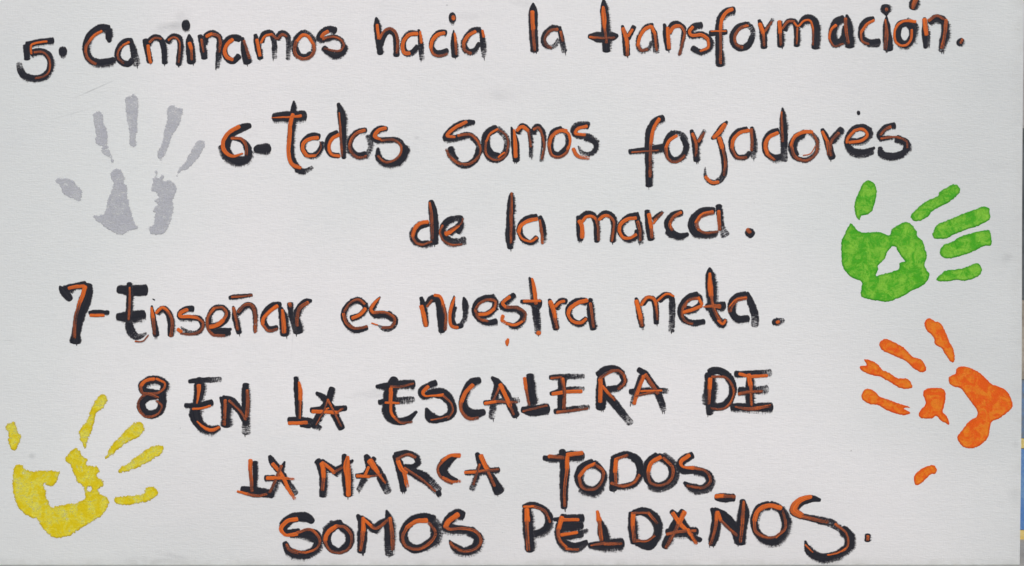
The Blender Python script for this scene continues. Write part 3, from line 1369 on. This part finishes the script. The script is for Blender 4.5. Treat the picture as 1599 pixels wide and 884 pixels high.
def catmull(pts, step):
    if len(pts) == 1:
        return pts
    ext = [tuple(2 * a - b for a, b in zip(pts[0], pts[1]))] + pts + [tuple(2 * a - b for a, b in zip(pts[-1], pts[-2]))]
    out = []
    for k in range(1, len(ext) - 2):
        p0, p1, p2, p3 = (np.array(ext[k + q]) for q in (-1, 0, 1, 2))
        d01 = max(math.hypot(*(p1 - p0)[:2]), 1e-3) ** 0.5
        d12 = max(math.hypot(*(p2 - p1)[:2]), 1e-3) ** 0.5
        d23 = max(math.hypot(*(p3 - p2)[:2]), 1e-3) ** 0.5
        m1 = (p1 - p0) / d01 - (p2 - p0) / (d01 + d12) + (p2 - p1) / d12
        m2 = (p2 - p1) / d12 - (p3 - p1) / (d12 + d23) + (p3 - p2) / d23
        m1, m2 = m1 * d12, m2 * d12
        n = max(2, int(math.hypot(*(p2 - p1)[:2]) / step))
        for q in range(n):
            t = q / n
            out.append(tuple((2 * t**3 - 3 * t**2 + 1) * p1 + (t**3 - 2 * t**2 + t) * m1 + (-2 * t**3 + 3 * t**2) * p2 + (t**3 - t**2) * m2))
    out.append(pts[-1])
    return out


NA = 13


def sstep(x):
    x = min(max(x, 0.0), 1.0)
    return x * x * (3 - 2 * x)


def add_stroke(acc, kind, width, pts, ox, oy, drip=False):
    """One brush mark: a ribbon with a slightly raised middle. pts are (x, y, w)."""
    COUNTER[0] += 1
    seed = COUNTER[0] * 3.71
    pts = [(ox + x / Z, oy + y / Z, (w if w else width) / Z) for (x, y, w) in pts]
    path = catmull(pts, 1.1)
    xy = np.array([p[:2] for p in path]); w = np.array([max(p[2], 0.8) for p in path])
    if len(xy) > 6:
        for _ in range(7):
            xy[1:-1] = xy[:-2] * 0.25 + xy[1:-1] * 0.5 + xy[2:] * 0.25
    t0 = (xy[0] - xy[min(2, len(xy) - 1)]); t0 /= max(np.hypot(*t0), 1e-6)
    t1 = (xy[-1] - xy[max(-3, -len(xy))]); t1 /= max(np.hypot(*t1), 1e-6)
    e0, e1 = 0.14 * w[0], 0.14 * w[-1]
    xy = np.vstack([xy[0] + t0 * e0, xy[0] + t0 * e0 * 0.5, xy, xy[-1] + t1 * e1 * 0.5, xy[-1] + t1 * e1])
    w = np.concatenate([[w[0]] * 2, w, [w[-1]] * 2])
    s = np.concatenate([[0], np.cumsum(np.hypot(*np.diff(xy, axis=0).T))])
    L = s[-1]
    tan = np.gradient(xy, axis=0)
    for _ in range(2):
        tan[1:-1] = (tan[:-2] + tan[1:-1] * 2 + tan[2:]) / 4
    tan /= np.maximum(np.hypot(tan[:, 0], tan[:, 1]), 1e-6)[:, None]
    nor = np.stack([-tan[:, 1], tan[:, 0]], 1)
    orange = kind in 'opq'
    lay = (0.00045 if orange else 0.00012) + (COUNTER[0] % 17) * 0.000011 + acc['k'] * 0.00002
    acc['k'] += 1
    base = len(acc['v'])
    # the brush's trailing side leaves a wide broken fringe, mostly below and to the right of the mark
    mean_n = float((nor[:, 0] * 0.55 + nor[:, 1] * 0.85).mean())
    drag = rng.random() < 0.72
    for k in range(len(xy)):
        out_n = nor[k, 0] * 0.55 + nor[k, 1] * 0.85
        fl = sstep(-out_n * 1.6) if drag and not orange else 0.0      # fringe on the v=0 side
        fh = sstep(out_n * 1.6) if drag and not orange else 0.0
        f = s[k] / L
        cap = min(s[k], L - s[k]) / max(0.30 * w[k], 0.5)
        c = 1.0 if cap >= 1 else 0.30 + 0.70 * math.sqrt(max(0.0, 1 - (1 - cap) ** 2))
        wob = 1.0 + 0.10 * (noise.noise(Vector((s[k] * 0.11, seed, 0))) + 0.6 * noise.noise(Vector((s[k] * 0.4, seed, 5))))
        hw = 0.5 * w[k] * c * wob * ((1.42 if kind == 'e' else 1.21) if not orange else 1.03)
        shift = 0.35 * noise.noise(Vector((s[k] * 0.18, 9, seed)))
        endn = min(1.0, min(s[k], L - s[k]) / 1.8)
        if kind == 'd': ld = 1.56 - 0.24 * f
        elif kind == 'e': ld = 0.84
        elif kind == 'g': ld = 1.42 - 0.78 * min(1, f * 1.1)
        elif kind == 'o': ld = 1.45
        elif kind == 'p': ld = 1.10 - 0.3 * f
        else: ld = 1.25 - 0.65 * f
        ld -= 0.20 * (1 - endn)
        if kind == 'd' and f > 0.85: ld -= 0.25 * (f - 0.85) / 0.15 * (0.5 + noise.noise(Vector((seed, 1, 1))))
        if kind == 'o': wt = 0.92 - 0.30 * max(0, f - 0.6)
        elif kind == 'p': wt = 0.20 + 0.42 * math.exp(-s[k] / 6.0) + 0.26 * noise.noise(Vector((s[k] * 0.06, seed, 3)))
        elif kind == 'q': wt = 0.92 - 0.3 * f
        else: wt = 0
        for a in range(NA):
            v = a / (NA - 1)
            q = hw * (2 * v - 1)
            q *= 1 + 0.30 * (fh if v > 0.5 else fl)
            x = xy[k, 0] + nor[k, 0] * (q + shift)
            y = xy[k, 1] + nor[k, 1] * (q + shift)
            wl_ = (0.36 if orange else 0.34) + 0.50 * fl
            wh_ = (0.36 if orange else 0.34) + 0.50 * fh
            if kind == 'e':
                wl_ += 0.2; wh_ += 0.2
            acc['fray'].append(max(1 - sstep(2 * v / wl_), 1 - sstep(2 * (1 - v) / wh_)))
            dome = 0.00030 * (1 - (2 * v - 1) ** 4) * (0.6 if kind in 'eg' else 1.0) * min(1, cap)
            acc['v'].append(P(x, y, lay + dome))
            acc['uv'].append((s[k] * S + seed * 0.37, v))
            acc['load'].append(ld)
            acc['wet'].append(wt)
    if kind in 'dg' and not drip and t1[1] > 0.85 and w[-1] > 7 and rng.random() < 0.6:
        ex, ey = xy[-1]
        ln = rng.uniform(2.0, 4.5)
        for _ in range(rng.choice((1, 1, 2))):
            dx = rng.uniform(-0.28, 0.28) * w[-1]
            tip = [((ex + dx - ox) * Z, (ey - 2.5 - oy) * Z, 2.6 * Z), ((ex + dx - ox) * Z, (ey + ln * 0.4 - oy) * Z, 1.7 * Z), ((ex + dx + 0.2 - ox) * Z, (ey + ln - oy) * Z, 0.8 * Z)]
            add_stroke(acc, 'e', 5, tip, ox, oy, True)
    for k in range(len(xy) - 1):
        for a in range(NA - 1):
            q = base + k * NA + a
            acc['f'].append((q, q + 1, q + 1 + NA, q + NA))
            acc['m'].append(1 if orange else 0)


def add_dot(acc, kind, wx, wy, x, y, ox, oy):
    """A daub: a short fat stroke."""
    h = wx * 0.28
    add_stroke(acc, 'd' if kind == 'D' else 'o', wy, [(x - h, y + 2, wy * 0.80), (x, y, wy), (x + h, y - 2, wy * 0.84)], ox, oy)


def new_acc():
    return {'v': [], 'f': [], 'uv': [], 'load': [], 'wet': [], 'fray': [], 'm': [], 'k': 0}


def flush(acc, name, parent, label):
    if not acc['f']:
        return
    me = bpy.data.meshes.new(name)
    me.from_pydata(acc['v'], [], acc['f'])
    uvl = me.uv_layers.new(name='uv')
    li = np.empty(len(me.loops), dtype=np.int32)
    me.loops.foreach_get('vertex_index', li)
    uvl.data.foreach_set('uv', np.array(acc['uv'], dtype=np.float32)[li].ravel())
    for nm in ('load', 'wet', 'fray'):
        at = me.attributes.new(nm, 'FLOAT', 'POINT')
        at.data.foreach_set('value', np.array(acc[nm], dtype=np.float32))
    me.polygons.foreach_set('material_index', acc['m'])
    me.polygons.foreach_set('use_smooth', [True] * len(acc['f']))
    o = link(name, me, [M_DARK, M_ORANGE], parent)
    o['label'] = label


KIND = {'i_dot': 'letter_dot', 'accent': 'accent', 'dot': 'full_stop', 'dash': 'hyphen', 'tilde': 'tilde', 'comma': 'stray_paint_mark'}
ordinal = {}
SHOW = {'transformacion': 'transformación', 'Ensenar': 'Enseñar', 'PELDANOS': 'PELDAÑOS'}
word = None
acc = None
letter = None
ox = oy = 0
wtext = ''
pos = 0


def close():
    global acc
    if acc is None:
        return
    if letter in KIND:
        name = KIND[letter]
        lab = {'i_dot': 'round dot above a letter of %s', 'accent': 'slanting accent above the o of %s', 'dot': 'round black full stop after %s', 'dash': 'short dark hyphen after %s', 'tilde': 'dark and orange bar over the N of %s',
               'comma': 'small stray orange tick below %s'}[letter] % wtext
    elif letter.isdigit():
        name, lab = 'numeral', 'painted number %s at the start of its line' % letter
    else:
        name, lab = 'letter', 'letter %s, number %d of the word %s' % (letter, pos, wtext)
    flush(acc, name, word, lab)
    acc = None


for line in STROKES.strip().split('\n'):
    line = line.strip()
    if not line:
        continue
    c, _, rest = line.partition(' ')
    if c == 'W':
        close()
        wtext = SHOW.get(rest, rest)
        word = empty('number' if rest.startswith('numeral') else 'word', board)
        word['label'] = ('%s painted in black with orange' % wtext) if rest.startswith('numeral') else 'the painted word %s in black with orange highlights' % wtext
        pos = 0
    elif c == 'T':
        ox, oy = (float(q) for q in rest.split())
        if False:
            pass
    elif c == 'L':
        close()
        letter = rest
        pos += 0 if rest in KIND else 1
        acc = new_acc()
    elif c in ('D', 'O'):
        wx, wy, xy_ = rest.split()
        x, y = (float(q) for q in xy_.split(','))
        add_dot(acc, c, float(wx), float(wy), x, y, ox, oy)
    else:
        tok = rest.split()
        pts = []
        for q in tok[1:]:
            f = [float(z) for z in q.split(',')]
            pts.append((f[0], f[1], f[2] if len(f) > 2 else None))
        # widths left blank follow the neighbours' when only some are given
        wd = float(tok[0])
        pts = [(a, b, w if w is not None else wd) for a, b, w in pts]
        add_stroke(acc, c, wd, pts, ox, oy)
close()


# ------------------------------------------------------------------ handprints
def smooth_outline(pts, step, seed, amp):
    loop = pts + pts[:1]
    ext = [pts[-1]] + pts + pts[:2]
    out = []
    for k in range(1, len(ext) - 2):
        p0, p1, p2, p3 = (np.array(ext[k + q]) for q in (-1, 0, 1, 2))
        n = max(1, int(math.hypot(*(p2 - p1)) / step))
        for q in range(n):
            t = q / n
            out.append(0.5 * (2 * p1 + (p2 - p0) * t + (2 * p0 - 5 * p1 + 4 * p2 - p3) * t * t + (3 * p1 - p0 - 3 * p2 + p3) * t**3))
    res = []
    for q in out:
        a = noise.noise_vector(Vector((q[0] * 0.33, q[1] * 0.33, seed)))
        b = noise.noise_vector(Vector((q[0] * 0.95, q[1] * 0.95, seed + 4)))
        res.append((q[0] + amp * (a.x + 0.55 * b.x), q[1] + amp * (a.y + 0.55 * b.y)))
    return np.array(res)


def inside(poly, pts):
    x, y = pts[:, 0], pts[:, 1]
    res = np.zeros(len(pts), bool)
    j = len(poly) - 1
    for i in range(len(poly)):
        xi, yi = poly[i]; xj, yj = poly[j]
        c = ((yi > y) != (yj > y)) & (x < (xj - xi) * (y - yi) / (yj - yi + 1e-12) + xi)
        res ^= c
        j = i
    return res


def pressed(name, outlines, mat, parent, seed, amp):
    loops = [smooth_outline(o, 1.6, seed + q, amp) for q, o in enumerate(outlines)]
    lo, hi = loops[0].min(0), loops[0].max(0)
    gxs = np.arange(lo[0], hi[0], 1.9); gys = np.arange(lo[1], hi[1], 1.9)
    grid = np.array([(x + (0.95 if r % 2 else 0), y) for r, y in enumerate(gys) for x in gxs])
    keep = inside(loops[0], grid)
    for hole in loops[1:]:
        keep &= ~inside(hole, grid)
    grid = grid[keep]
    bound = np.vstack(loops)
    if len(grid):
        dd = np.sqrt(((grid[:, None, :] - bound[None]) ** 2).sum(2)).min(1)
        grid = grid[dd > 0.8]
    verts = np.vstack([bound, grid])
    edges, st = [], 0
    for lp in loops:
        n = len(lp)
        edges += [(st + k, st + (k + 1) % n) for k in range(n)]
        st += n
    res = delaunay_2d_cdt([Vector(v) for v in verts], edges, [], 0, 1e-5)
    vv = np.array([tuple(v) for v in res[0]])
    tri = [f for f in res[2]]
    cen = np.array([vv[list(f)].mean(0) for f in tri])
    ok = inside(loops[0], cen)
    for hole in loops[1:]:
        ok &= ~inside(hole, cen)
    tri = [tuple(f) for f, g in zip(tri, ok) if g]
    dist = np.sqrt(((vv[:, None, :] - bound[None]) ** 2).sum(2)).min(1)
    pts = []
    for (x, y), dd in zip(vv, dist):
        bead = 0.00030 * math.exp(-((dd - 1.6) / 1.3) ** 2)
        rough = 0.00016 * noise.noise(Vector((x * 0.25, y * 0.25, seed)))
        hh = 0.00008 + min(dd / 1.5, 1) * 0.00022 + bead + max(rough, -0.00012) * min(dd, 1)
        pts.append(P(x, y, hh))
    me = bpy.data.meshes.new(name)
    me.from_pydata(pts, [], tri)
    me.validate()
    # faces must look at the viewer (-Y)
    me.update()
    if sum(p.normal.y for p in me.polygons) > 0:
        me.flip_normals()
    at = me.attributes.new('rim', 'FLOAT', 'POINT')
    at.data.foreach_set('value', dist.astype(np.float32))
    ctr = bound.mean(0)
    ev, evec = np.linalg.eigh(np.cov((bound - ctr).T))
    ax = evec[:, 1]
    tt = (vv - ctr) @ ax
    tb = (bound - ctr) @ ax
    tt = (tt - tb.min()) / (tb.max() - tb.min())
    if name in ('finger', 'thumb'):
        nseg = 3 if name == 'finger' else 2
        wig = np.array([0.025 * noise.noise(Vector((x * 0.12, y * 0.12, seed + 2))) for x, y in vv])
        pad = np.abs(np.sin(np.pi * nseg * (tt + wig))) ** 0.6
        pad = np.where((tt < 0.16) | (tt > 0.84), np.maximum(pad, 0.6), pad)
    else:
        pad = np.full(len(vv), 0.5)
    at = me.attributes.new('pad', 'FLOAT', 'POINT')
    at.data.foreach_set('value', pad.astype(np.float32))
    me.polygons.foreach_set('use_smooth', [True] * len(me.polygons))
    return link(name, me, [mat], parent)


PRINT_LABEL = {'grey': 'pale grey handprint with spread fingers pointing up', 'green': 'bright green handprint with fingers pointing right',
               'orange': 'orange handprint with fingers pointing left', 'yellow': 'yellow handprint with fingers fanned to the upper right'}
lines = PRINTS.strip().split('\n')
k = 0
seed = 0
hand = None
while k < len(lines):
    f = lines[k].split()
    if f[0] == 'H':
        colour, hx, hy, hs = f[1], float(f[2]), float(f[3]), float(f[4])
        hand = empty('handprint', board)
        hand['label'] = PRINT_LABEL[colour]
        k += 1
        continue
    tr = lambda toks: [(hx + float(q.split(',')[0]) / hs, hy + float(q.split(',')[1]) / hs) for q in toks]
    outs = [tr(f[2:])]
    k += 1
    while k < len(lines) and lines[k].startswith('O '):
        outs.append(tr(lines[k].split()[1:]))
        k += 1
    seed += 3
    pressed({'heel': 'palm_edge'}.get(f[1], f[1]), outs, M_PRINT[colour], hand, seed, {'grey': 1.1, 'yellow': 1.5, 'green': 0.9, 'orange': 0.8}[colour])

# ------------------------------------------------------------------ wall and ground behind
GAP = 0.16                                # board front to wall
K = (DIST + GAP) / DIST


def wx(px):
    return gx(px) * K


def wz(py):
    return cam.location.z + (gz(py) - cam.location.z) * K


def slab(name, x0, x1, z0, z1, y0, y1, mat, parent=None):
    v = [(x, y, z) for x in (x0, x1) for y in (y0, y1) for z in (z0, z1)]
    f = [(0, 1, 3, 2), (4, 6, 7, 5), (0, 4, 5, 1), (2, 3, 7, 6), (0, 2, 6, 4), (1, 5, 7, 3)]
    me = bpy.data.meshes.new(name)
    me.from_pydata(v, [], f)
    return link(name, me, [mat], parent)


wall = slab('wall', -6, 6, -0.05, 2.6, GAP + 0.004, GAP + 0.2, mat_plain('grey_render', (0.30, 0.30, 0.28), (0.42, 0.41, 0.38), 9))
wall['kind'] = 'structure'
bands = [('shadow_band', 200, 468, ((0.055, 0.062, 0.062), (0.12, 0.13, 0.13)), 14),  # deep shadow beside the board, painted on the wall as a dark strip
         ('beige_band', 469, 592, ((0.24, 0.21, 0.165), (0.42, 0.38, 0.31)), 22),
         ('blue_grey_band', 593, 684, ((0.17, 0.19, 0.20), (0.13, 0.24, 0.42)), 30),
         ('yellow_band', 685, 700, ((0.62, 0.47, 0.12), (0.75, 0.62, 0.26)), 30),
         ('blue_band', 701, 827, ((0.08, 0.20, 0.48), (0.17, 0.31, 0.52)), 26),
         ('ochre_band', 828, 864, ((0.66, 0.47, 0.12), (0.72, 0.56, 0.22)), 30)]
for nm, y0, y1, (c0, c1), sc in bands:
    b = slab('painted_band', -5.9, 5.9, wz(y1), wz(y0), GAP, GAP + 0.004, mat_plain(nm, c0, c1, sc, bump=0.002), wall)
    b['label'] = nm.replace('_band', '').replace('_', ' ') + ' painted band along the wall'

me = bpy.data.meshes.new('ground')
me.from_pydata([(-60, -60, 0), (60, -60, 0), (60, 60, 0), (-60, 60, 0)], [], [(0, 1, 2, 3)])
ground = link('ground', me, [mat_plain('concrete', (0.27, 0.26, 0.24), (0.38, 0.37, 0.34), 6)])
ground['kind'] = 'structure'
